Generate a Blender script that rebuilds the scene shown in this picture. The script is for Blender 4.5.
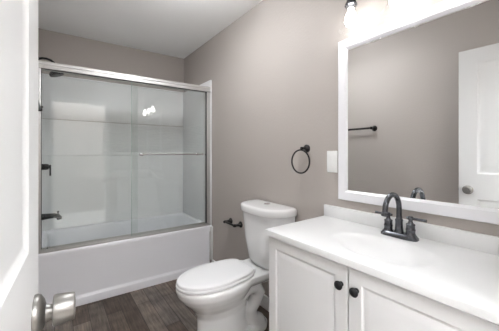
import bpy, bmesh, math
from mathutils import Vector, Matrix
PI = math.pi
for o in list(bpy.data.objects): bpy.data.objects.remove(o)
SC = bpy.context.scene
COL = SC.collection

# ------------------------------------------------------------------ camera, world, exposure
R, L, CEIL = 1.318, -0.15, 2.44          # right wall, left wall, ceiling
B, T, SK = 3.167, 2.404, -0.055          # back wall, tub front (at the right wall) and the alcove's slight skew
NEAR = -0.10                             # inner face of the entry wall
TH = 0.6439
cam = bpy.data.cameras.new('camera')
cam.sensor_width = 36.0
cam.lens = 36.0 * 257.35 / 499
cam.shift_y = -12.0 / 499
cam.clip_start = 0.02
camo = bpy.data.objects.new('camera', cam)
COL.objects.link(camo)
camo.location = (0, 0, 1.2171)
camo.rotation_euler = (PI / 2, 0, -TH)
SC.camera = camo

w = bpy.data.worlds.new('world'); SC.world = w
w.use_nodes = True
w.node_tree.nodes['Background'].inputs[0].default_value = (0.95, 0.975, 1.0, 1)
w.node_tree.nodes['Background'].inputs[1].default_value = 13
BULB = 13.0
CEIL_FILL = 12.0  # glow of the added ceiling fill lamp, sides
CEIL_FILL_DIFF = 24.0  # glow of the added ceiling fill lamp, underside
SC.view_settings.view_transform = 'Standard'
SC.view_settings.look = 'None'
SC.view_settings.exposure = 0.80
SC.view_settings.gamma = 1.0
SC.view_settings.use_curve_mapping = False

# ------------------------------------------------------------------ materials
MATS = {}
def mat(name, col, rough=0.5, metal=0.0, spec=0.5, coat=0.0, bump=None, emit=None):
    m = bpy.data.materials.new(name); m.use_nodes = True
    nt = m.node_tree; b = nt.nodes['Principled BSDF']
    b.inputs['Base Color'].default_value = (*col, 1)
    b.inputs['Roughness'].default_value = rough
    b.inputs['Metallic'].default_value = metal
    b.inputs['Specular IOR Level'].default_value = spec
    b.inputs['Coat Weight'].default_value = coat
    b.inputs['Coat Roughness'].default_value = 0.08
    if emit:
        b.inputs['Emission Color'].default_value = (*emit[0], 1)
        b.inputs['Emission Strength'].default_value = emit[1]
    if bump:
        scale, strength, dist = bump
        tc = nt.nodes.new('ShaderNodeTexCoord')
        n = nt.nodes.new('ShaderNodeTexNoise'); n.inputs['Scale'].default_value = scale
        n.inputs['Detail'].default_value = 3
        bp = nt.nodes.new('ShaderNodeBump'); bp.inputs['Strength'].default_value = strength
        bp.inputs['Distance'].default_value = dist
        nt.links.new(tc.outputs['Object'], n.inputs['Vector'])
        nt.links.new(n.outputs['Fac'], bp.inputs['Height'])
        nt.links.new(bp.outputs['Normal'], b.inputs['Normal'])
    MATS[name] = m
    return m
M_wall = mat('taupe_wall_paint', (0.455, 0.416, 0.388), 0.6, spec=0.3, bump=(70, 0.35, 0.004))
M_ceil = mat('white_ceiling_paint', (0.96, 0.96, 0.955), 0.8, spec=0.2, bump=(60, 0.25, 0.003))
M_trim = mat('white_trim_paint', (0.78, 0.78, 0.77), 0.35)
M_door = mat('white_door_paint', (0.72, 0.72, 0.72), 0.34)
M_cab = mat('white_cabinet_paint', (0.80, 0.80, 0.805), 0.4)
M_frame = mat('white_mirror_frame', (0.83, 0.83, 0.86), 0.3)
M_marble = mat('white_cultured_marble', (0.75, 0.75, 0.75), 0.38, coat=0.0)
M_porc = mat('white_porcelain', (0.80, 0.80, 0.80), 0.1, coat=0.4)
M_seat = mat('white_seat_plastic', (0.85, 0.85, 0.86), 0.25)
M_tub = mat('white_tub_enamel', (0.83, 0.83, 0.87), 0.22)
M_gap = mat('dark_gap', (0.03, 0.03, 0.03), 0.8)
M_dark = mat('oil_rubbed_bronze', (0.022, 0.020, 0.021), 0.36, metal=0.5, spec=0.45)
M_gun = mat('gunmetal_black', (0.11, 0.114, 0.126), 0.24, metal=0.9)
M_black = mat('black_metal', (0.008, 0.008, 0.009), 0.42, spec=0.3)
M_nickel = mat('satin_nickel', (0.29, 0.28, 0.265), 0.42, metal=1.0)
M_chrome = mat('brushed_aluminium', (0.60, 0.59, 0.58), 0.45, metal=0.75)
M_steel = mat('polished_chrome', (0.75, 0.75, 0.76), 0.15, metal=1.0)
M_switch = mat('white_switch_plastic', (0.84, 0.84, 0.83), 0.35)
M_mirror = mat('mirror_silver', (0.86, 0.87, 0.87), 0.005, metal=1.0)
M_bulb = mat('lit_bulb', (1, 1, 1), 0.4, emit=((1.0, 0.98, 0.96), BULB))
M_fill_drum = mat('fill_drum_glow', (1, 1, 1), 0.4, emit=((0.96, 0.98, 1.0), CEIL_FILL))
M_edge = mat('green_glass_edge', (0.45, 0.56, 0.52), 0.2)
M_fill_diff = mat('fill_diffuser_glow', (1, 1, 1), 0.4, emit=((0.96, 0.98, 1.0), CEIL_FILL_DIFF))
M_rubber = mat('black_rubber', (0.02, 0.02, 0.02), 0.7)

def glass_mat(name, tint, refl):
    m = bpy.data.materials.new(name); m.use_nodes = True
    nt = m.node_tree; nt.nodes.clear()
    out = nt.nodes.new('ShaderNodeOutputMaterial')
    tr = nt.nodes.new('ShaderNodeBsdfTransparent'); tr.inputs[0].default_value = (*tint, 1)
    gl = nt.nodes.new('ShaderNodeBsdfGlossy'); gl.inputs['Roughness'].default_value = 0.0
    gl.inputs[0].default_value = (1, 1, 1, 1)
    lw = nt.nodes.new('ShaderNodeLayerWeight'); lw.inputs['Blend'].default_value = 0.5
    pw = nt.nodes.new('ShaderNodeMath'); pw.operation = 'POWER'; pw.inputs[1].default_value = 5.0
    fr = nt.nodes.new('ShaderNodeMapRange'); fr.inputs[3].default_value = refl; fr.inputs[4].default_value = 1.0
    nt.links.new(lw.outputs['Facing'], pw.inputs[0]); nt.links.new(pw.outputs[0], fr.inputs[0])
    mx = nt.nodes.new('ShaderNodeMixShader')
    nt.links.new(fr.outputs[0], mx.inputs[0]); nt.links.new(tr.outputs[0], mx.inputs[1])
    nt.links.new(gl.outputs[0], mx.inputs[2]); nt.links.new(mx.outputs[0], out.inputs[0])
    return m
M_glass = glass_mat('clear_shower_glass', (0.965, 0.980, 0.972), 0.035)
M_shade = glass_mat('clear_lamp_glass', (0.98, 0.98, 0.98), 0.02)

def floor_mat():
    m = bpy.data.materials.new('dark_plank_floor'); m.use_nodes = True
    nt = m.node_tree; N = nt.nodes; K = nt.links; b = N['Principled BSDF']
    tc = N.new('ShaderNodeTexCoord')
    mp = N.new('ShaderNodeMapping'); mp.inputs['Rotation'].default_value = (0, 0, PI / 2)
    mp.inputs['Location'].default_value = (0.335, 0.011, 0)
    br = N.new('ShaderNodeTexBrick')
    br.inputs['Scale'].default_value = 1.0
    br.inputs['Brick Width'].default_value = 0.62; br.inputs['Row Height'].default_value = 0.105
    br.inputs['Mortar Size'].default_value = 0.002; br.inputs['Mortar Smooth'].default_value = 0.4
    br.inputs['Bias'].default_value = 0.0
    br.offset = 0.37; br.offset_frequency = 2
    br.inputs['Color1'].default_value = (0.0, 0.0, 0.0, 1); br.inputs['Color2'].default_value = (1, 1, 1, 1)
    br.inputs['Mortar'].default_value = (0.5, 0.5, 0.5, 1)
    K.new(tc.outputs['Object'], mp.inputs['Vector']); K.new(mp.outputs[0], br.inputs['Vector'])
    rp = N.new('ShaderNodeValToRGB')
    e = rp.color_ramp.elements
    e[0].position = 0.0; e[0].color = (0.050, 0.035, 0.026, 1)
    e[1].position = 1.0; e[1].color = (0.165, 0.132, 0.108, 1)
    x = e.new(0.35); x.color = (0.098, 0.073, 0.056, 1)
    x = e.new(0.7); x.color = (0.118, 0.101, 0.090, 1)
    K.new(br.outputs['Color'], rp.inputs[0])
    mg = N.new('ShaderNodeMapping'); mg.inputs['Scale'].default_value = (26, 1.6, 1)
    K.new(tc.outputs['Object'], mg.inputs['Vector'])
    ng = N.new('ShaderNodeTexNoise'); ng.inputs['Scale'].default_value = 3.0; ng.inputs['Detail'].default_value = 6
    ng.inputs['Roughness'].default_value = 0.65
    K.new(mg.outputs[0], ng.inputs['Vector'])
    nb = N.new('ShaderNodeTexNoise'); nb.inputs['Scale'].default_value = 9.0; nb.inputs['Detail'].default_value = 4
    K.new(tc.outputs['Object'], nb.inputs['Vector'])
    r1 = N.new('ShaderNodeMapRange'); r1.inputs[1].default_value = 0.3; r1.inputs[2].default_value = 0.7
    r1.inputs[3].default_value = 0.5; r1.inputs[4].default_value = 1.6
    K.new(ng.outputs['Fac'], r1.inputs[0])
    r2 = N.new('ShaderNodeMapRange'); r2.inputs[1].default_value = 0.3; r2.inputs[2].default_value = 0.7
    r2.inputs[3].default_value = 0.7; r2.inputs[4].default_value = 1.35
    K.new(nb.outputs['Fac'], r2.inputs[0])
    mm = N.new('ShaderNodeMath'); mm.operation = 'MULTIPLY'
    K.new(r1.outputs[0], mm.inputs[0]); K.new(r2.outputs[0], mm.inputs[1])
    vm = N.new('ShaderNodeVectorMath'); vm.operation = 'SCALE'
    K.new(rp.outputs[0], vm.inputs[0]); K.new(mm.outputs[0], vm.inputs['Scale'])
    mx = N.new('ShaderNodeMixRGB'); mx.inputs['Color2'].default_value = (0.02, 0.016, 0.014, 1)
    K.new(br.outputs['Fac'], mx.inputs['Fac']); K.new(vm.outputs[0], mx.inputs['Color1'])
    K.new(mx.outputs[0], b.inputs['Base Color'])
    b.inputs['Roughness'].default_value = 0.5; b.inputs['Specular IOR Level'].default_value = 0.35
    bp = N.new('ShaderNodeBump'); bp.inputs['Strength'].default_value = 0.3; bp.inputs['Distance'].default_value = 0.002
    K.new(ng.outputs['Fac'], bp.inputs['Height']); K.new(bp.outputs[0], b.inputs['Normal'])
    return m
M_floor = floor_mat()

def surround_mat():
    # white acrylic with a moulded mosaic relief in the band between the two ledges
    m = mat('white_moulded_surround', (0.84, 0.84, 0.85), 0.4)
    nt = m.node_tree; N = nt.nodes; K = nt.links; b = N['Principled BSDF']
    g = N.new('ShaderNodeNewGeometry'); sp = N.new('ShaderNodeSeparateXYZ'); K.new(g.outputs['Position'], sp.inputs[0])
    cb = N.new('ShaderNodeCombineXYZ'); K.new(sp.outputs[0], cb.inputs[0]); K.new(sp.outputs[2], cb.inputs[1])
    br = N.new('ShaderNodeTexBrick'); br.inputs['Scale'].default_value = 1.0
    br.inputs['Brick Width'].default_value = 0.06; br.inputs['Row Height'].default_value = 0.02
    br.inputs['Mortar Size'].default_value = 0.002; br.inputs['Mortar Smooth'].default_value = 0.6
    K.new(cb.outputs[0], br.inputs['Vector'])
    lo = N.new('ShaderNodeMath'); lo.operation = 'GREATER_THAN'; lo.inputs[1].default_value = 1.235
    hi = N.new('ShaderNodeMath'); hi.operation = 'LESS_THAN'; hi.inputs[1].default_value = 1.54
    le = N.new('ShaderNodeMath'); le.operation = 'GREATER_THAN'; le.inputs[1].default_value = 0.40
    K.new(sp.outputs[2], lo.inputs[0]); K.new(sp.outputs[2], hi.inputs[0]); K.new(sp.outputs[0], le.inputs[0])
    m1 = N.new('ShaderNodeMath'); m1.operation = 'MULTIPLY'; K.new(lo.outputs[0], m1.inputs[0]); K.new(hi.outputs[0], m1.inputs[1])
    m3 = N.new('ShaderNodeMath'); m3.operation = 'MULTIPLY'; K.new(m1.outputs[0], m3.inputs[0]); K.new(le.outputs[0], m3.inputs[1])
    m2 = N.new('ShaderNodeMath'); m2.operation = 'MULTIPLY'; K.new(m3.outputs[0], m2.inputs[0]); K.new(br.outputs['Fac'], m2.inputs[1])
    bp = N.new('ShaderNodeBump'); bp.inputs['Strength'].default_value = 1.0; bp.inputs['Distance'].default_value = 0.015
    bp.invert = True
    K.new(m2.outputs[0], bp.inputs['Height']); K.new(bp.outputs[0], b.inputs['Normal'])
    return m
M_surr = surround_mat()

# ------------------------------------------------------------------ mesh helpers (all in world coordinates)
def new(): return bmesh.new()
def box(bm, x0, x1, y0, y1, z0, z1, bev=0.0, seg=2):
    vs = bmesh.ops.create_cube(bm, size=1.0)['verts']
    for v in vs:
        v.co.x = x0 if v.co.x < 0 else x1
        v.co.y = y0 if v.co.y < 0 else y1
        v.co.z = z0 if v.co.z < 0 else z1
    if bev > 0:
        es = list({e for v in vs for e in v.link_edges})
        bmesh.ops.bevel(bm, geom=es, offset=bev, segments=seg, affect='EDGES', profile=0.5)
    return bm
def frame_of(axis):
    a = Vector(axis).normalized()
    u = Vector((0, 0, 1)) if abs(a.z) < 0.9 else Vector((1, 0, 0))
    u = (u - a * u.dot(a)).normalized()
    return a, u, a.cross(u)
def lathe(bm, origin, axis, prof, n=32, cap=True, sx=1.0, sy=1.0):
    """prof: list of (distance along axis, radius)"""
    a, u, v = frame_of(axis); o = Vector(origin); rings = []
    for d, r in prof:
        rings.append([bm.verts.new(o + a * d + (u * math.cos(2 * PI * i / n) * sx + v * math.sin(2 * PI * i / n) * sy) * r) for i in range(n)])
    for p, q in zip(rings, rings[1:]):
        for i in range(n):
            bm.faces.new((p[i], p[(i + 1) % n], q[(i + 1) % n], q[i]))
    if cap:
        bm.faces.new(list(reversed(rings[0]))); bm.faces.new(rings[-1])
    return bm
def tube(bm, pts, rad, n=14, closed=False):
    pts = [Vector(p) for p in pts]
    rad = rad if isinstance(rad, (list, tuple)) else [rad] * len(pts)
    m = len(pts); rings = []; pu = None
    for i, p in enumerate(pts):
        if closed: t = pts[(i + 1) % m] - pts[i - 1]
        else: t = pts[min(i + 1, m - 1)] - pts[max(i - 1, 0)]
        t.normalize()
        if pu is None: _, pu, _ = frame_of(t)
        u = (pu - t * pu.dot(t)).normalized(); v = t.cross(u); pu = u
        rings.append([bm.verts.new(p + (u * math.cos(2 * PI * k / n) + v * math.sin(2 * PI * k / n)) * rad[i]) for k in range(n)])
    prs = list(zip(rings, rings[1:]))
    if closed: prs.append((rings[-1], rings[0]))
    for a, b in prs:
        for k in range(n):
            bm.faces.new((a[k], a[(k + 1) % n], b[(k + 1) % n], b[k]))
    if not closed:
        bm.faces.new(list(reversed(rings[0]))); bm.faces.new(rings[-1])
    return bm
def loft(bm, rings, cap0=True, cap1=True):
    rr = [[bm.verts.new(p) for p in r] for r in rings]; n = len(rr[0])
    for a, b in zip(rr, rr[1:]):
        for k in range(n):
            bm.faces.new((a[k], a[(k + 1) % n], b[(k + 1) % n], b[k]))
    if cap0: bm.faces.new(list(reversed(rr[0])))
    if cap1: bm.faces.new(rr[-1])
    return bm
def warp(bm):
    for v in bm.verts: v.co.y += SK * (v.co.x - R)
    return bm
def wy(x, y): return y + SK * (x - R)
def arc(c, r, a0, a1, n, ax, ay):
    c = Vector(c); ax = Vector(ax); ay = Vector(ay)
    return [c + ax * (r * math.cos(a0 + (a1 - a0) * i / n)) + ay * (r * math.sin(a0 + (a1 - a0) * i / n)) for i in range(n + 1)]
def wloc(o):
    v = Vector((0, 0, 0))
    while o: v += Vector(o.location); o = o.parent
    return v
def obj(name, bm, m, parent=None, smooth=40, origin=None):
    bmesh.ops.recalc_face_normals(bm, faces=bm.faces)
    off = wloc(parent)
    loc = Vector((0, 0, 0))
    if origin is not None: loc = Vector(origin) - off
    for v in bm.verts: v.co -= off + loc
    me = bpy.data.meshes.new(name); bm.to_mesh(me); bm.free()
    me.materials.append(m)
    o = bpy.data.objects.new(name, me); COL.objects.link(o)
    o.location = loc
    if parent: o.parent = parent
    if smooth:
        for p in me.polygons: p.use_smooth = True
        try: me.set_sharp_from_angle(angle=math.radians(smooth))
        except Exception: pass
    return o
def thing(name, label, cat, loc, group=None):
    o = bpy.data.objects.new(name, None); COL.objects.link(o); o.location = loc
    o.empty_display_size = 0.05
    return tag(o, label, cat, group)
def tag(o, label, cat, group=None):
    o['label'] = label; o['category'] = cat
    if group: o['group'] = group
    return o
def struct(o): o['kind'] = 'structure'; return o
def plabel(o, s): o['label'] = s; return o
def copy_tree(o, parent=None, loc=None):
    c = o.copy(); COL.objects.link(c)
    if parent: c.parent = parent
    if loc is not None: c.location = loc
    for ch in list(o.children): copy_tree(ch, c)
    return c

# ------------------------------------------------------------------ room shell
bm = new(); box(bm, L - 0.12, R + 0.12, NEAR - 0.12, B + 0.30, -0.08, 0.0)
struct(obj('floor', bm, M_floor, smooth=0))
bm = new(); box(bm, L - 0.12, R + 0.12, NEAR - 0.12, B + 0.30, CEIL, CEIL + 0.08)
struct(obj('ceiling', bm, M_ceil, smooth=0))
bm = new(); box(bm, R, R + 0.12, NEAR - 0.12, B + 0.30, 0, CEIL)
struct(obj('wall_right', bm, M_wall, smooth=0))
bm = new(); box(bm, L - 0.12, L, NEAR - 0.12, B + 0.30, 0, CEIL)
struct(obj('wall_left', bm, M_wall, smooth=0))
bm = new(); box(bm, L, R, B, B + 0.12, 0, CEIL); warp(bm)
struct(obj('wall_back', bm, M_wall, smooth=0))
D0, D1, DH = -0.082, 0.69, 2.06                 # doorway
bm = new()
box(bm, L, D0 - 0.02, NEAR - 0.12, NEAR, 0, CEIL)
box(bm, D1 + 0.02, R, NEAR - 0.12, NEAR, 0, CEIL)
box(bm, D0 - 0.02, D1 + 0.02, NEAR - 0.12, NEAR, DH + 0.02, CEIL)
struct(obj('wall_near', bm, M_wall, smooth=0))
bm = new()
box(bm, D0 - 0.02, D0, NEAR - 0.12, NEAR, 0, DH)
box(bm, D1, D1 + 0.02, NEAR - 0.12, NEAR, 0, DH)
box(bm, D0 - 0.02, D1 + 0.02, NEAR - 0.12, NEAR, DH, DH + 0.02)
box(bm, D1 + 0.005, D1 + 0.062, NEAR, NEAR + 0.015, 0, DH + 0.062, 0.004)
box(bm, D0 - 0.062, D1 + 0.004, NEAR, NEAR + 0.015, DH + 0.005, DH + 0.062, 0.004)
box(bm, D0 - 0.062, D0 - 0.005, NEAR, NEAR + 0.015, 0, DH + 0.004, 0.004)
struct(obj('trim_1', bm, M_trim))
def baseboard(name, x0, x1, y0, y1, side):
    bm = new()
    if side > 0:
        box(bm, R - 0.014, R, y0, y1, 0.0, 0.105, 0.004)
    else:
        box(bm, L, L + 0.014, y0, y1, 0.0, 0.105, 0.004)
    return struct(obj(name, bm, M_trim))
baseboard('baseboard_right', 0, 0, 0.965, T - 0.002, 1)
baseboard('baseboard_left', 0, 0, NEAR + 0.02, T + 0.07, -1)
# strip that closes the tub end against the side wall
bm = new(); box(bm, R - 0.03, R, T - 0.012, T, 0.106, 0.452, 0.004)
struct(obj('trim_2', bm, M_trim))

# unseen hallway added behind the entry, open above to send in fill light
bm = new()
box(bm, L - 0.12, R + 0.12, -1.42, -1.30, 0, CEIL); box(bm, L - 0.24, L - 0.12, -1.30, NEAR - 0.12, 0, CEIL)
box(bm, R + 0.12, R + 0.24, -1.30, NEAR - 0.12, 0, CEIL)
struct(obj('wall_fill_hallway', bm, M_wall, smooth=0))
bm = new(); box(bm, L - 0.12, R + 0.12, -1.30, NEAR - 0.1205, -0.08, 0.0)
struct(obj('floor_fill_hallway', bm, mat('pale_bounce_carpet', (0.80, 0.78, 0.75), 0.95, spec=0.1), smooth=0))  # pale floor added to bounce light up onto the ceiling
# ------------------------------------------------------------------ entry door, standing open against the left
DL = 0.735; DTH = 0.035; PHI = 0.060
hinge = Vector((-0.0725, 0.66 - DL, 0.012))
DHT = 2.035
def door_leaf():
    """local: x across the thickness (face at 0, back at -DTH), y along the leaf, z up; panels recessed with a bevel"""
    bm = new()
    pans = [(0.115, DL - 0.115, 0.235, 0.845), (0.115, DL - 0.115, 1.045, DHT - 0.115)]
    for xf, sgn in ((0.0, 1), (-DTH, -1)):
        ys = [0, 0.115, DL - 0.115, DL]
        zs = [0, 0.235, 0.845, 1.045, DHT - 0.115, DHT]
        for i in range(3):
            for j in range(5):
                if i == 1 and j in (1, 3): continue
                q = [(xf, ys[i], zs[j]), (xf, ys[i + 1], zs[j]), (xf, ys[i + 1], zs[j + 1]), (xf, ys[i], zs[j + 1])]
                bm.faces.new([bm.verts.new(p) for p in q])
        for (a, b, c, d) in pans:
            steps = [(0, 0), (0.003, -0.0015), (0.012, -0.0050), (0.018, -0.0055), (0.034, -0.0050), (0.058, -0.0018), (0.064, -0.0015)]
            rr = []
            for ins, dep in steps:
                x = xf + sgn * dep
                rr.append([(x, a + ins, c + ins), (x, b - ins, c + ins), (x, b - ins, d - ins), (x, a + ins, d - ins)])
            loft(bm, rr, cap0=False, cap1=True)
    for (y0, y1) in ((0, 0), (DL, DL)):
        bm.faces.new([bm.verts.new(p) for p in [(0, y0, 0), (-DTH, y0, 0), (-DTH, y0, DHT), (0, y0, DHT)]])
    for z in (0, DHT):
        bm.faces.new([bm.verts.new(p) for p in [(0, 0, z), (-DTH, 0, z), (-DTH, DL, z), (0, DL, z)]])
    bmesh.ops.remove_doubles(bm, verts=bm.verts, dist=1e-5)
    return bm
def place_local(bm):
    bmesh.ops.transform(bm, matrix=Matrix.Translation(hinge) @ Matrix.Rotation(-PHI, 4, 'Z'), verts=bm.verts)
    return bm
door = obj('door_1', place_local(door_leaf()), M_door, smooth=20, origin=hinge)
struct(door)
KY, KZ = DL - 0.058, 0.914
bm = new()
lathe(bm, (0, KY, KZ), (1, 0, 0), [(0, 0.035), (0.004, 0.0355), (0.009, 0.033), (0.014, 0.025), (0.017, 0.0155), (0.024, 0.0125), (0.027, 0.0125)], 40)
rose = obj('door_knob', place_local(bm), M_nickel, door); plabel(rose, 'satin nickel door knob')
bm = new()
lathe(bm, (0, KY, KZ), (1, 0, 0), [(0.0265, 0.013), (0.0272, 0.024), (0.0285, 0.0268), (0.032, 0.0275), (0.045, 0.0260), (0.0585, 0.0240), (0.0602, 0.0228), (0.0615, 0.012), (0.0605, 0.0)], 40, cap=False)
obj('grip', place_local(bm), M_nickel, rose)
bm = new()
lathe(bm, (-DTH, KY, KZ), (-1, 0, 0), [(0, 0.033), (0.004, 0.033), (0.009, 0.024), (0.013, 0.014), (0.022, 0.013), (0.027, 0.023), (0.033, 0.027), (0.045, 0.025), (0.048, 0.012)], 28)
k2 = obj('door_knob', place_local(bm), M_nickel, door); plabel(k2, 'satin nickel door knob on the wall side')
bm = new(); box(bm, -0.029, -0.006, DL - 0.001, DL + 0.001, KZ - 0.028, KZ + 0.028, 0.0005)
box(bm, -0.024, -0.012, DL, DL + 0.008, KZ - 0.009, KZ + 0.009, 0.002)
obj('latch_plate', place_local(bm), M_nickel, door)
for hz in (0.22, 1.0, 1.80):
    bm = new(); lathe(bm, (0.004, -0.004, hz), (0, 0, 1), [(0, 0.006), (0.09, 0.006)], 14)
    box(bm, -0.03, 0.0, -0.0025, -0.0005, hz, hz + 0.09)
    obj('hinge', place_local(bm), M_nickel, door)

# ------------------------------------------------------------------ bathtub
def rrect(x0, x1, y0, y1, r, z, n=8):
    pts = []
    for cx, cy, a in ((x1 - r, y1 - r, 0), (x0 + r, y1 - r, PI / 2), (x0 + r, y0 + r, PI), (x1 - r, y0 + r, 1.5 * PI)):
        for i in range(n + 1):
            t = a + PI / 2 * i / n
            pts.append((cx + r * math.cos(t), cy + r * math.sin(t), z))
    return pts
TZ = 0.461
TX0, TX1 = L + 0.001, R - 0.001
tub = thing('bathtub', 'white alcove bathtub behind the sliding glass shower door', 'bathtub', (0.6, 2.8, 0))
bm = new()
rings = [rrect(TX0, TX1, T + 0.004, B - 0.003, 0.003, 0.40),
         rrect(TX0, TX1, T + 0.002, B - 0.003, 0.004, TZ - 0.016),
         rrect(TX0, TX1, T + 0.005, B - 0.003, 0.006, TZ - 0.006),
         rrect(TX0, TX1, T + 0.013, B - 0.003, 0.008, TZ),
         rrect(TX0 + 0.075, TX1 - 0.055, T + 0.085, B - 0.055, 0.10, TZ),
         rrect(TX0 + 0.082, TX1 - 0.062, T + 0.092, B - 0.061, 0.10, TZ - 0.006),
         rrect(TX0 + 0.088, TX1 - 0.070, T + 0.098, B - 0.067, 0.10, TZ - 0.02),
         rrect(TX0 + 0.11, TX1 - 0.16, T + 0.12, B - 0.09, 0.11, 0.20),
         rrect(TX0 + 0.13, TX1 - 0.22, T + 0.14, B - 0.11, 0.12, 0.10),
         rrect(TX0 + 0.17, TX1 - 0.28, T + 0.18, B - 0.15, 0.10, 0.075)]
loft(bm, rings, cap0=False, cap1=True); warp(bm)
obj('basin', bm, M_tub, tub, smooth=50)
bm = new()
# apron: vertical face with a projecting flange along the floor
prof = [(T + 0.02, TZ - 0.03), (T + 0.0025, TZ - 0.03), (T + 0.003, 0.40), (T + 0.006, 0.085), (T + 0.004, 0.076), (T - 0.006, 0.062), (T - 0.008, 0.056), (T - 0.008, 0.0), (T + 0.02, 0.0)]
loft(bm, [[(x, y, z) for y, z in prof] for x in (TX0, R - 0.031)]); warp(bm)
obj('apron', bm, M_tub, tub, smooth=30)
bm = new(); lathe(bm, (0.05, wy(0.05, T + 0.38), 0.0755), (0, 0, 1), [(0, 0.036), (0.003, 0.034), (0.004, 0.02)], 24)
plabel(obj('drain', bm, M_black, tub), 'black round drain in the tub floor')
bm = new(); lathe(bm, (-0.052, wy(-0.052, T + 0.40), 0.36), (1, 0, -0.1), [(-0.004, 0.034), (0.006, 0.034), (0.009, 0.028)], 24)
plabel(obj('overflow_plate', bm, M_black, tub), 'black overflow plate on the tub end')

# ------------------------------------------------------------------ shower surround
sur = thing('shower_surround', 'white moulded three-sided shower wall surround above the bathtub', 'shower surround', (0.6, B, TZ))
ST = 1.995
bm = new()
box(bm, L + 0.002, R - 0.002, B - 0.020, B - 0.001, TZ, 1.556)
box(bm, L + 0.002, R - 0.002, B - 0.027, B - 0.001, 1.562, ST, 0.003)
box(bm, L + 0.002, R - 0.002, B - 0.032, B - 0.020, ST - 0.014, ST + 0.004, 0.004)
box(bm, L + 0.022, R - 0.022, B - 0.031, B - 0.018, 1.196, 1.214, 0.004)
warp(bm)
obj('back_panel', bm, M_surr, sur, smooth=30)
for nm, x0, x1 in (('end_panel', R - 0.020, R - 0.001), ('end_panel', L + 0.001, L + 0.020)):
    bm = new()
    box(bm, x0, x1, T + 0.012, B - 0.021, TZ, ST, 0.004)
    warp(bm)
    obj(nm, bm, M_surr, sur, smooth=30)
# moulded soap ledge on the back panel
bm = new()
sec = lambda x, k: [(x, B - 0.019, 0.925 + k), (x, B - 0.028, 0.945 + k), (x, B - 0.032, 0.975 + k), (x, B - 0.030, 1.000 + k), (x, B - 0.019, 1.030 + k)]
sec2 = lambda x: [(x, B - 0.019, 0.900), (x, B - 0.0205, 0.910), (x, B - 0.021, 0.92), (x, B - 0.0205, 0.93), (x, B - 0.019, 0.94)]
loft(bm, [sec2(0.395), sec(0.475, 0), sec(0.53, 0.004), sec(0.84, 0.004), sec(0.90, 0), sec2(0.98)]); warp(bm)
obj('soap_ledge', bm, M_surr, sur, smooth=60)

# ------------------------------------------------------------------ sliding shower door
JX0, JX1 = L + 0.021, R - 0.021
sd = thing('shower_door', 'sliding glass shower door with aluminium header on the tub rim', 'shower door', (0.6, wy(0.6, T + 0.03), TZ))
bm = new()
prof = [(-0.006, 1.862), (0.060, 1.862), (0.060, 1.912), (0.052, 1.919), (0.000, 1.919), (-0.008, 1.912), (-0.008, 1.896), (-0.002, 1.891), (-0.002, 1.884), (-0.009, 1.878), (-0.009, 1.866)]
loft(bm, [[(x, T + 0.016 + y, z) for y, z in prof] for x in (JX0, JX1)]); warp(bm)
hd = obj('header', bm, M_chrome, sd, smooth=30)
bm = new(); box(bm, JX0 + 0.036, JX1 - 0.036, T + 0.012, T + 0.020, 1.856, 1.8615); warp(bm)
plabel(obj('gasket_gap_strip', bm, M_rubber, hd), 'thin black strip drawing the dark gap under the header')  # dark gap between glass and header drawn as a black strip
bm = new()
prof = [(-0.004, TZ + 0.001), (0.058, TZ + 0.001), (0.058, TZ + 0.026), (0.054, TZ + 0.026), (0.054, TZ + 0.008), (0.028, TZ + 0.006), (0.028, TZ + 0.016), (0.024, TZ + 0.016), (0.024, TZ + 0.006), (0.003, TZ + 0.006), (0.000, TZ + 0.016), (-0.004, TZ + 0.014)]
loft(bm, [[(x, T + 0.016 + y, z) for y, z in prof] for x in (JX0, JX1)]); warp(bm)
obj('bottom_track', bm, M_chrome, sd, smooth=30)
for x0, x1 in ((JX0, JX0 + 0.036), (JX1 - 0.036, JX1)):
    bm = new(); box(bm, x0, x1, T + 0.014, T + 0.072, TZ + 0.027, 1.861, 0.003); warp(bm)
    j = obj('jamb', bm, M_chrome, sd, smooth=30)
    xi, sg = (x1, 1) if x0 == JX0 else (x0, -1)
    SW_ = 0.004 if sg > 0 else 0.009  # right gasket widened to draw the dark gap beside the glass
    bm = new(); box(bm, min(xi, xi + sg * SW_), max(xi, xi + sg * SW_), T + 0.022, T + 0.030, TZ + 0.03, 1.858); warp(bm)
    plabel(obj('gasket_gap_strip', bm, M_rubber, j), 'thin black strip drawing the dark gap under the header')
    for hz in ((1.565,) if sg > 0 else (1.20,)):
        bm = new(); box(bm, min(xi, xi + sg * 0.013), max(xi, xi + sg * 0.013), T + 0.018, T + 0.034, hz, hz + 0.012, 0.002); warp(bm)
        plabel(obj('bumper', bm, M_rubber, j), 'small black rubber bumper')
GY1 = wy(0.90, T + 0.016 + 0.016); GY2 = wy(0.26, T + 0.016 + 0.040)
bm = new(); box(bm, 0.536, JX1 - 0.033, GY1 - 0.003, GY1 + 0.003, TZ + 0.020, 1.868)
g1 = obj('glass_panel', bm, M_glass, sd, smooth=0); plabel(g1, 'outer glass panel with the towel bar')
bm = new(); box(bm, 0.533, 0.5358, GY1 - 0.003, GY1 + 0.003, TZ + 0.020, 1.855)
plabel(obj('polished_edge', bm, M_edge, g1), 'pale green polished glass edge')
bm = new(); box(bm, JX0 + 0.033, 0.600, GY2 - 0.003, GY2 + 0.003, TZ + 0.020, 1.868)
g2 = obj('glass_panel', bm, M_glass, sd, smooth=0); plabel(g2, 'inner glass panel on the faucet side')
bm = new()
hy = GY1 - 0.045
tube(bm, [(0.600, hy, 1.210), (1.205, hy, 1.210)], 0.0078, 14)
for x in (0.600, 1.205):
    lathe(bm, (x, hy, 1.210), (-1 if x < 1 else 1, 0, 0), [(-0.012, 0.0065), (-0.008, 0.012), (0.004, 0.012), (0.012, 0.006)], 14)
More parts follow.
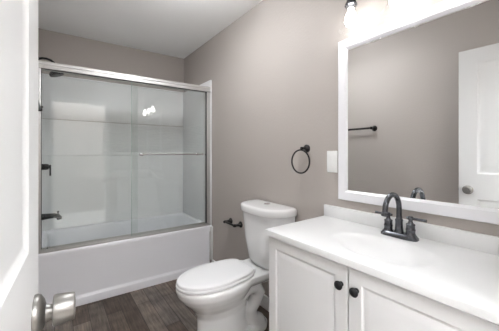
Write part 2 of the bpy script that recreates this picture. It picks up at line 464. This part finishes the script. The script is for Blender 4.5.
for x in (0.625, 1.165):
    lathe(bm, (x, GY1 - 0.003, 1.210), (0, -1, 0), [(0, 0.014), (0.006, 0.014), (0.010, 0.008), (0.05, 0.008)], 16)
plabel(obj('towel_bar', bm, M_steel, g1), 'slim chrome towel bar on the outer glass')
bm = new(); lathe(bm, (-0.055, wy(-0.055, T + 0.010), TZ + 0.036), (0, -1, 0), [(-0.004, 0.0045), (0.001, 0.0045), (0.002, 0.003)], 10)
obj('screw', bm, M_black, sd)

# ------------------------------------------------------------------ shower fittings on the left end panel
PW = L + 0.021
PY = wy(L, T + 0.385)
sh = thing('showerhead', 'black shower head and bent arm near the top of the tub wall', 'shower head', (PW, PY, 2.03))
bm = new(); lathe(bm, (PW + 0.0, PY, 2.035), (1, 0, 0), [(0, 0.03), (0.004, 0.029), (0.009, 0.016), (0.012, 0.012)], 24)
obj('flange', bm, M_black, sh)
bm = new()
pts = [(PW + 0.002, PY, 2.035), (PW + 0.03, PY, 2.046), (PW + 0.06, PY, 2.048), (PW + 0.09, PY, 2.040), (PW + 0.113, PY, 2.022), (PW + 0.122, PY, 1.995), (PW + 0.128, PY, 1.950)]
tube(bm, pts, 0.0095, 14); obj('arm', bm, M_black, sh)
bm = new(); lathe(bm, (PW + 0.115, PY, 1.968), (0.36, 0, -1), [(0, 0.013), (0.010, 0.018), (0.018, 0.030), (0.028, 0.048), (0.042, 0.054), (0.054, 0.054), (0.058, 0.050)], 30)
obj('spray_head', bm, M_black, sh)
sv = thing('shower_valve', 'black shower valve with a lever hanging down, above the tub spout', 'faucet', (PW, PY, 1.10))
bm = new(); lathe(bm, (PW, PY, 1.10), (1, 0, 0), [(0, 0.08), (0.004, 0.079), (0.008, 0.06), (0.010, 0.03)], 36)
obj('escutcheon', bm, M_black, sv)
bm = new(); lathe(bm, (PW + 0.008, PY, 1.10), (1, 0, 0), [(0, 0.026), (0.05, 0.026), (0.066, 0.0235), (0.068, 0.014), (0.080, 0.012), (0.082, 0.008)], 28)
hub = obj('valve_hub', bm, M_black, sv)
bm = new(); box(bm, PW + 0.080, PW + 0.092, PY - 0.009, PY + 0.009, 1.020, 1.118, 0.004)
obj('lever', bm, M_black, hub)
sp = thing('tub_spout', 'black tub spout low on the tub end wall', 'tub spout', (PW, PY, 0.662))
bm = new()
pts = [(PW, PY, 0.664), (PW + 0.03, PY, 0.665), (PW + 0.08, PY, 0.666), (PW + 0.115, PY, 0.665), (PW + 0.138, PY, 0.658), (PW + 0.150, PY, 0.644), (PW + 0.152, PY, 0.627)]
tube(bm, pts, [0.029, 0.027, 0.023, 0.021, 0.021, 0.020, 0.0185], 22)
obj('spout_body', bm, M_black, sp)
bm = new(); lathe(bm, (PW + 0.142, PY, 0.675), (0, 0, 1), [(0, 0.005), (0.016, 0.005), (0.017, 0.008), (0.026, 0.0075), (0.028, 0.004)], 14)
obj('diverter_knob', bm, M_black, sp)

# ------------------------------------------------------------------ toilet
CY = 1.458
TCY = 1.424
toilet = thing('toilet', 'white two-piece toilet with the lid closed, between vanity and tub', 'toilet', (0.95, CY, 0))
def lid_outline(z, grow=0.0, n=56):
    # plan outline: rounded front, sides drawn in toward a straight hinge edge
    pts = []
    for i in range(n):
        a = 2 * PI * i / n
        c, s = math.cos(a), math.sin(a)
        if c <= 0:                                    # front half, towards -x
            x = 0.830 + (0.260 + grow) * -abs(c) ** 0.92 * 1.0
            y = (0.160 + grow) * (abs(s) ** 0.95) * (1 if s >= 0 else -1)
        else:
            k = abs(c) ** (2 / 6.0)
            x = 0.830 + (0.228 + grow) * k
            y = (0.160 + grow) * (abs(s) ** (2 / 6.0)) * (1 if s >= 0 else -1)
            y *= 1 - 0.20 * (max(0, (x - 0.83) / 0.228)) ** 1.4
        pts.append((x, CY + y, z))
    return pts
def inset(ring, k, z):
    c = Vector((sum(p[0] for p in ring) / len(ring), sum(p[1] for p in ring) / len(ring), 0))
    return [(c.x + (p[0] - c.x) * k, c.y + (p[1] - c.y) * k, z) for p in ring]
o0 = lid_outline(0)
bm = new()
loft(bm, [inset(o0, 0.985, 0.4325), inset(o0, 0.999, 0.4332), inset(o0, 1.0, 0.436), inset(o0, 1.0, 0.445), inset(o0, 0.992, 0.4495), inset(o0, 0.97, 0.4515), inset(o0, 0.8, 0.4535), inset(o0, 0.4, 0.455)])
obj('lid', bm, M_seat, toilet, smooth=60)
o1 = lid_outline(0, 0.004)
bm = new()
loft(bm, [inset(o1, 0.97, 0.4125), inset(o1, 1.0, 0.416), inset(o1, 1.004, 0.423), inset(o1, 1.0, 0.4305), inset(o1, 0.985, 0.4322)])
obj('seat', bm, M_seat, toilet, smooth=60)
for dy in (-0.07, 0.07):
    bm = new(); box(bm, 1.045, 1.085, CY + dy - 0.018, CY + dy + 0.018, 0.410, 0.440, 0.006)
    obj('hinge', bm, M_seat, toilet)
# bowl, pedestal, deck, trapway and foot: one fused casting
def egg(z, xf, xb, hw, sharp=2.2, n=48):
    pts = []; xm = xf + (xb - xf) * 0.47
    for i in range(n):
        a = 2 * PI * i / n; c, s = math.cos(a), math.sin(a)
        x = xm + (-(xm - xf) * abs(c) if c < 0 else (xb - xm) * abs(c) ** (2 / sharp))
        y = hw * (abs(s) ** (2 / (2.0 if c < 0 else sharp))) * (1 if s >= 0 else -1)
        pts.append((x, CY + y, z))
    return pts
bm = new()
loft(bm, [egg(0.0, 0.680, 1.08, 0.104), egg(0.03, 0.683, 1.07, 0.101), egg(0.12, 0.698, 1.05, 0.094), egg(0.20, 0.697, 1.05, 0.097), egg(0.25, 0.675, 1.06, 0.114),
          egg(0.29, 0.640, 1.04, 0.142), egg(0.33, 0.600, 1.07, 0.165), egg(0.365, 0.574, 1.09, 0.179), egg(0.39, 0.566, 1.10, 0.181), egg(0.405, 0.563, 1.10, 0.178), egg(0.411, 0.568, 1.10, 0.170)])
# deck under the tank
def deck(z, g): return [(0.93, CY - 0.150 - g, z), (1.05, CY - 0.147 - g, z), (1.17, CY - 0.150 - g, z), (1.290, CY - 0.158 - g, z), (1.290, CY + 0.125 + g, z), (1.17, CY + 0.135 + g, z), (1.05, CY + 0.145 + g, z), (0.93, CY + 0.150 + g, z)]
loft(bm, [deck(0.325, -0.06), deck(0.355, -0.02), deck(0.380, 0.0), deck(0.411, 0.0)])
pts = [(0.90, CY, 0.21), (0.96, CY, 0.275), (1.03, CY, 0.315), (1.10, CY, 0.305), (1.130, CY, 0.250), (1.105, CY, 0.198), (1.065, CY, 0.150), (1.075, CY, 0.095), (1.12, CY, 0.055), (1.14, CY, 0.0)]
for dy in (-0.050, 0.050):
    tube(bm, [(p[0], p[1] + dy, p[2]) for p in pts], [0.050, 0.054, 0.056, 0.056, 0.052, 0.046, 0.044, 0.050, 0.058, 0.062], 18)
lo_ = []
loft(bm, [egg(0.0, 0.80, 1.22, 0.115, 3.0), egg(0.030, 0.80, 1.22, 0.113, 3.0), egg(0.045, 0.82, 1.20, 0.098, 3.0)])
# neck up to the tank at the back
loft(bm, [[(1.17, CY - 0.06, z), (1.285, CY - 0.06, z), (1.285, CY + 0.06, z), (1.17, CY + 0.06, z)] for z in (0.30, 0.40)])
bowl = obj('bowl', bm, M_porc, toilet, smooth=0)
md = bowl.modifiers.new('fuse', 'REMESH'); md.mode = 'VOXEL'; md.voxel_size = 0.006; md.use_smooth_shade = True
ms = bowl.modifiers.new('soften', 'SMOOTH'); ms.factor = 0.5; ms.iterations = 8
for dy in (-0.092, 0.092):
    bm = new(); lathe(bm, (1.12, CY + dy, 0.040), (0, 0, 1), [(0, 0.014), (0.006, 0.014), (0.014, 0.009), (0.017, 0.003)], 18)
    obj('bolt_cap', bm, M_seat, toilet)
def tank_ring(z, h, D, back=1.300, n=40, e=2.9):
    pts = []
    for i in range(n + 1):
        a = -PI / 2 + PI * i / n
        s, c = math.sin(a), math.cos(a)
        y = h * (abs(s) ** (2 / e)) * (1 if s >= 0 else -1)
        x = back - 0.03 - (D - 0.03) * (abs(c) ** (2 / e))
        pts.append((x, TCY + y, z))
    pts.append((back - 0.006, TCY + h, z)); pts.append((back, TCY + h - 0.008, z))
    pts.append((back, TCY - h + 0.008, z)); pts.append((back - 0.006, TCY - h, z))
    return pts
bm = new()
loft(bm, [tank_ring(0.4125, 0.136, 0.140), tank_ring(0.425, 0.156, 0.158), tank_ring(0.45, 0.168, 0.170), tank_ring(0.60, 0.194, 0.190), tank_ring(0.74, 0.212, 0.202), tank_ring(0.790, 0.217, 0.205)])
obj('tank', bm, M_porc, toilet, smooth=50)
bm = new()
loft(bm, [tank_ring(0.7905, 0.220, 0.208), tank_ring(0.793, 0.228, 0.216), tank_ring(0.799, 0.231, 0.219), tank_ring(0.832, 0.231, 0.219), tank_ring(0.840, 0.228, 0.216), tank_ring(0.845, 0.220, 0.208), tank_ring(0.847, 0.200, 0.190), tank_ring(0.8475, 0.1, 0.12)])
tl = obj('tank_lid', bm, M_porc, toilet, smooth=60)
bm = new(); lathe(bm, (1.228, TCY, 0.847), (0, 0, 1), [(0, 0.024), (0.003, 0.024), (0.005, 0.021), (0.0055, 0.018)], 28)
fb = obj('flush_button', bm, M_steel, tl); plabel(fb, 'round chrome dual flush button')

# ------------------------------------------------------------------ toilet paper holder
tp = thing('toilet_paper_holder', 'empty dark bronze toilet paper holder on the wall beside the toilet tank', 'toilet paper holder', (R, 1.966, 0.588))
TPZ = 0.583
for y in (1.885, 2.047):
    bm = new()
    lathe(bm, (R, y, TPZ), (-1, 0, 0), [(0, 0.028), (0.006, 0.028), (0.014, 0.020), (0.024, 0.013), (0.052, 0.011), (0.058, 0.0135), (0.074, 0.0135), (0.081, 0.009)], 20)
    obj('post', bm, M_dark, tp)
bm = new(); tube(bm, [(R - 0.067, 1.885, TPZ), (R - 0.067, 2.047, TPZ)], 0.0095, 14)
obj('roller', bm, M_dark, tp)

# ------------------------------------------------------------------ towel ring
RY, RZ = 1.126, 1.250
tr = thing('towel_ring', 'dark bronze towel ring hanging on the wall above the toilet tank', 'towel ring', (R, RY, RZ))
bm = new()
lathe(bm, (R, RY, RZ), (-1, 0, 0), [(0, 0.026), (0.005, 0.026), (0.010, 0.020), (0.016, 0.011), (0.022, 0.0085), (0.042, 0.0085), (0.046, 0.011), (0.056, 0.011), (0.060, 0.006)], 24)
obj('post', bm, M_dark, tr)
bm = new()
rc = (R - 0.051, RY + 0.012, RZ - 0.085)
n = 48
tube(bm, [(rc[0] + 0.010 * math.sin(0), rc[1] + 0.075 * math.sin(2 * PI * i / n), rc[2] + 0.075 * math.cos(2 * PI * i / n)) for i in range(n)], 0.0052, 12, closed=True)
obj('ring', bm, M_dark, tr)

# ------------------------------------------------------------------ light switch
sw = thing('light_switch', 'white wall plate with one wide rocker beside the mirror frame', 'light switch', (R, 0.930, 1.168))
bm = new(); box(bm, R - 0.006, R, 0.894, 0.967, 1.104, 1.233, 0.003); obj('plate', bm, M_switch, sw)
bm = new(); box(bm, R - 0.0085, R - 0.005, 0.9135, 0.9475, 1.134, 1.203, 0.002); obj('rocker', bm, M_switch, sw)
for z in (1.115, 1.222):
    bm = new(); lathe(bm, (R - 0.0055, 0.9305, z), (-1, 0, 0), [(0, 0.0032), (0.001, 0.003)], 10); obj('screw', bm, M_switch, sw)

# ------------------------------------------------------------------ vanity
VY0, VY1, VX = 0.088, 0.967, 0.864
van = thing('vanity_cabinet', 'white two-door vanity cabinet with raised panels under the sink top', 'cabinet', (1.09, 0.524, 0))
bm = new()
box(bm, VX, VX + 0.018, VY0, VY1, 0.095, 0.814, 0.0015)
for y in (VY0, VY1 - 0.018): box(bm, VX + 0.0185, R - 0.001, y, y + 0.018, 0.095, 0.814)
box(bm, VX + 0.0185, R - 0.001, VY0 + 0.0185, VY1 - 0.0185, 0.095, 0.113)
box(bm, R - 0.010, R - 0.001, VY0 + 0.0185, VY1 - 0.0185, 0.1135, 0.814)
obj('carcass', bm, M_cab, van, smooth=30)
bm = new(); box(bm, VX + 0.055, R - 0.002, VY0 + 0.002, VY1 - 0.002, 0.0, 0.0955); obj('toe_kick', bm, M_cab, van)
def cab_door(y0, y1, ky):
    z0, z1 = 0.112, 0.8085; xf, xb = VX - 0.0195, VX - 0.0005
    bm = new(); s = 0.050
    steps = [(0, 0.019), (0, 0.003), (0.003, 0), (s, 0), (s + 0.004, 0.0040), (s + 0.010, 0.0052), (s + 0.030, 0.0012), (s + 0.036, 0.001)]
    rr = []
    for ins, dep in steps:
        x = xf + dep
        rr.append([(x, y0 + ins, z0 + ins), (x, y1 - ins, z0 + ins), (x, y1 - ins, z1 - ins), (x, y0 + ins, z1 - ins)])
    loft(bm, rr)
    d = obj('door', bm, M_cab, van, smooth=15)
    bm = new()
    lathe(bm, (xf, ky, 0.735), (-1, 0, 0), [(0, 0.009), (0.004, 0.008), (0.010, 0.0065), (0.013, 0.010), (0.017, 0.0155), (0.022, 0.0165), (0.027, 0.013), (0.030, 0.006), (0.0305, 0.001)], 24)
    plabel(obj('knob', bm, M_black, d), 'round black cabinet knob')
cab_door(0.534, VY1 - 0.001, 0.558)
cab_door(VY0 + 0.001, 0.530, 0.497)

# sink top with an integral oval basin
CT, CBm = 0.8416, 0.8155
CX0, CX1, CYa, CYb = 0.8293, R - 0.001, 0.075, 0.979
top = thing('sink_countertop', 'white sink countertop with oval basin and backsplash on the vanity cabinet', 'countertop', (1.09, 0.524, 0.8155))
bm = new()
ec, ea, eb = (1.045, 0.515), 0.130, 0.200
NA = 96
def rect_pt(a, ins, z):
    c, s = math.cos(a), math.sin(a)
    x0, x1, y0, y1 = CX0 + ins - ec[0], CX1 - ec[0], CYa + ins - ec[1], CYb - ins - ec[1]
    t = min((x1 / c) if c > 1e-9 else (x0 / c if c < -1e-9 else 1e9), (y1 / s) if s > 1e-9 else (y0 / s if s < -1e-9 else 1e9))
    return (ec[0] + c * t, ec[1] + s * t, z)
angs = [2 * PI * i / NA for i in range(NA)]
# put exact corner directions into the list
for (x, y) in ((CX0, CYa), (CX0, CYb), (CX1, CYa), (CX1, CYb)):
    a = math.atan2(y - ec[1], x - ec[0]) % (2 * PI)
    k = min(range(NA), key=lambda i: abs(angs[i] - a)); angs[k] = a
def ell(k, z, f=1.0): return [(ec[0] + ea * k * math.cos(a), ec[1] + eb * k * math.sin(a), z) for a in angs]
rr = [[rect_pt(a, 0.0, CBm) for a in angs], [rect_pt(a, 0.0, CT - 0.004) for a in angs], [rect_pt(a, 0.0012, CT - 0.0012) for a in angs], [rect_pt(a, 0.004, CT) for a in angs]]
bowlp = [(1.10, 0.0), (1.06, -0.0006), (1.02, -0.0022), (0.97, -0.0055), (0.92, -0.011), (0.86, -0.020), (0.78, -0.034), (0.66, -0.052), (0.52, -0.067), (0.36, -0.077), (0.16, -0.082)]
rr += [ell(k, CT + dz) for k, dz in bowlp]
loft(bm, rr, cap0=False, cap1=True)
slab = obj('basin_top', bm, M_marble, top, smooth=35)
bm = new(); box(bm, R - 0.021, R - 0.001, CYa, CYb, CT - 0.002, 0.908, 0.004)
obj('backsplash', bm, M_marble, top, smooth=30)
bm = new(); lathe(bm, (ec[0], ec[1], CT - 0.0825), (0, 0, 1), [(0, 0.024), (0.002, 0.024), (0.004, 0.020), (0.0045, 0.012)], 24)
plabel(obj('drain', bm, M_gun, top), 'dark round sink drain')

# ------------------------------------------------------------------ faucet
FX, FY = 1.236, 0.523
fa = thing('sink_faucet', 'gunmetal two-handle gooseneck faucet behind the sink basin', 'faucet', (FX, FY, CT))
bm = new()
def base_ring(z, gx, gy): return [(FX + gx * (abs(math.cos(t)) ** 0.55) * (1 if math.cos(t) >= 0 else -1), FY + gy * (abs(math.sin(t)) ** 0.55) * (1 if math.sin(t) >= 0 else -1), z) for t in [2 * PI * i / 40 for i in range(40)]]
loft(bm, [base_ring(CT + 0.0005, 0.030, 0.077), base_ring(CT + 0.008, 0.030, 0.077), base_ring(CT + 0.012, 0.027, 0.073), base_ring(CT + 0.020, 0.023, 0.068), base_ring(CT + 0.022, 0.020, 0.065)])
obj('base_plate', bm, M_gun, fa)
bm = new()
lathe(bm, (FX, FY, CT + 0.018), (0, 0, 1), [(0, 0.019), (0.006, 0.0185), (0.030, 0.0155), (0.052, 0.0145), (0.055, 0.016), (0.061, 0.016), (0.064, 0.0125), (0.075, 0.0122)], 28)
pts = [(FX, FY, CT + 0.085)] + [(FX, FY, z) for z in (0.945,)] + arc((FX - 0.066, FY, 0.971), 0.066, 0, PI, 20, (1, 0, 0), (0, 0, 1)) + [(FX - 0.132, FY, 0.968)]
tube(bm, pts, 0.0110, 18)
spo = obj('spout', bm, M_gun, fa)
bm = new(); lathe(bm, (FX - 0.132, FY, 0.972), (0, 0, -1), [(0, 0.0125), (0.002, 0.0150), (0.016, 0.0150), (0.018, 0.012), (0.019, 0.009)], 22)
obj('aerator', bm, M_gun, spo)
for sg in (1, -1):
    y = FY + sg * 0.047
    bm = new()
    lathe(bm, (FX, y, CT + 0.018), (0, 0, 1), [(0, 0.0205), (0.006, 0.0200), (0.010, 0.0180), (0.020, 0.0175), (0.023, 0.0190), (0.027, 0.0190), (0.030, 0.0170), (0.043, 0.0165), (0.046, 0.0180), (0.050, 0.0170), (0.053, 0.0115), (0.058, 0.0085), (0.066, 0.0080), (0.070, 0.0105), (0.080, 0.0105), (0.084, 0.007)], 24)
    h = obj('handle', bm, M_gun, fa)
    bm = new()
    z = CT + 0.093
    tube(bm, [(FX, y - sg * 0.017, z), (FX, y - sg * 0.012, z), (FX, y + sg * 0.046, z), (FX, y + sg * 0.054, z), (FX, y + sg * 0.061, z)], [0.0045, 0.0058, 0.0052, 0.0062, 0.0062], 14)
    obj('lever', bm, M_gun, h)

# ------------------------------------------------------------------ mirror
MY0, MY1, MZ0, MZ1, FW = 0.112, 0.880, 0.955, 1.858, 0.057
mir = thing('framed_mirror', 'large rectangular mirror with wide white frame above the vanity', 'mirror', (R, 0.5, MZ0))
bm = new()
prof = [(0.0, 0.001), (0.0, 0.018), (0.003, 0.021), (FW - 0.012, 0.021), (FW - 0.008, 0.018), (FW, 0.013), (FW, 0.001)]
rr = []
for ins, dep in prof:
    x = R - dep
    rr.append([(x, MY0 + ins, MZ0 + ins), (x, MY1 - ins, MZ0 + ins), (x, MY1 - ins, MZ1 - ins), (x, MY0 + ins, MZ1 - ins)])
loft(bm, rr + [rr[0]], cap0=False, cap1=False)
bmesh.ops.remove_doubles(bm, verts=bm.verts, dist=1e-6)
obj('frame', bm, M_frame, mir, smooth=20)
bm = new(); box(bm, R - 0.0115, R - 0.002, MY0 + FW - 0.004, MY1 - FW + 0.004, MZ0 + FW - 0.004, MZ1 - FW + 0.004)
obj('mirror_glass', bm, M_mirror, mir, smooth=0)

# ------------------------------------------------------------------ vanity light
vl = thing('vanity_light', 'three-bulb vanity light with clear bell shades above the mirror', 'wall light', (R, 0.524, 2.09))
bm = new(); box(bm, R - 0.024, R, 0.24, 0.81, 2.075, 2.145, 0.008); obj('back_plate', bm, M_gun, vl)
LX = 1.218
for y in (0.749, 0.524, 0.299):
    bm = new()
    pts = [(R - 0.022, y, 2.11), (LX + 0.035, y, 2.11)] + arc((LX + 0.035, y, 2.075), 0.035, PI / 2, PI, 8, (1, 0, 0), (0, 0, 1)) + [(LX, y, 2.05), (LX, y, 2.03)]
    tube(bm, pts, 0.0075, 12); arm = obj('arm', bm, M_gun, vl)
    bm = new()
    lathe(bm, (LX, y, 2.036), (0, 0, -1), [(0, 0.011), (0.006, 0.014), (0.022, 0.0175), (0.040, 0.026), (0.053, 0.0315), (0.055, 0.030), (0.055, 0.020)], 28)
    obj('socket', bm, M_gun, arm)
    bm = new()
    lathe(bm, (LX, y, 1.983), (0, 0, -1), [(0.0, 0.0255), (0.010, 0.0265), (0.030, 0.0275), (0.055, 0.031), (0.085, 0.041), (0.110, 0.052), (0.128, 0.062)], 36, cap=False)
    shd = obj('shade', bm, M_shade, arm)
    mo = shd.modifiers.new('thick', 'SOLIDIFY'); mo.thickness = 0.002
    bm = new()
    prof = [(0.0, 0.013), (0.012, 0.0145), (0.024, 0.019), (0.040, 0.0268), (0.056, 0.0305), (0.070, 0.0300), (0.084, 0.0240), (0.094, 0.0140), (0.098, 0.003)]
    lathe(bm, (LX, y, 1.968), (0, 0, -1), prof, 28)
    plabel(obj('bulb', bm, M_bulb, arm), 'lit white bulb')

# ------------------------------------------------------------------ towel bar on the left wall (seen in the mirror)
tb = thing('towel_bar', 'dark bronze towel bar on the left wall, seen in the mirror', 'towel bar', (L, 1.68, 1.49))
for y in (1.42, 2.03):
    bm = new(); lathe(bm, (L, y, 1.49), (1, 0, 0), [(0, 0.031), (0.007, 0.030), (0.018, 0.022), (0.034, 0.014), (0.055, 0.0125), (0.060, 0.015), (0.076, 0.015), (0.082, 0.009)], 22)
    obj('post', bm, M_dark, tb)
bm = new(); tube(bm, [(L + 0.067, 1.42, 1.49), (L + 0.067, 2.03, 1.49)], 0.0105, 14); obj('rail', bm, M_dark, tb)

# ------------------------------------------------------------------ unseen ceiling lamp, added to fill the room with light
PX, PYc = 0.56, 1.52
cl = thing('fill_ceiling_light', 'unseen white drum light added on the ceiling as fill', 'fill light', (PX, PYc, CEIL))
bm = new(); lathe(bm, (PX, PYc, CEIL), (0, 0, -1), [(0, 0.07), (0.02, 0.07), (0.024, 0.03), (0.062, 0.03)], 32); obj('fill_canopy', bm, M_steel, cl)
bm = new(); lathe(bm, (PX, PYc, CEIL - 0.06), (0, 0, -1), [(0, 0.155), (0.004, 0.16), (0.115, 0.16), (0.120, 0.157), (0.120, 0.150)], 40); obj('fill_drum', bm, M_fill_drum, cl)
bm = new(); lathe(bm, (PX, PYc, CEIL - 0.1765), (0, 0, -1), [(0, 0.148), (0.006, 0.147), (0.010, 0.135), (0.012, 0.09)], 40); obj('fill_diffuser', bm, M_fill_diff, cl)
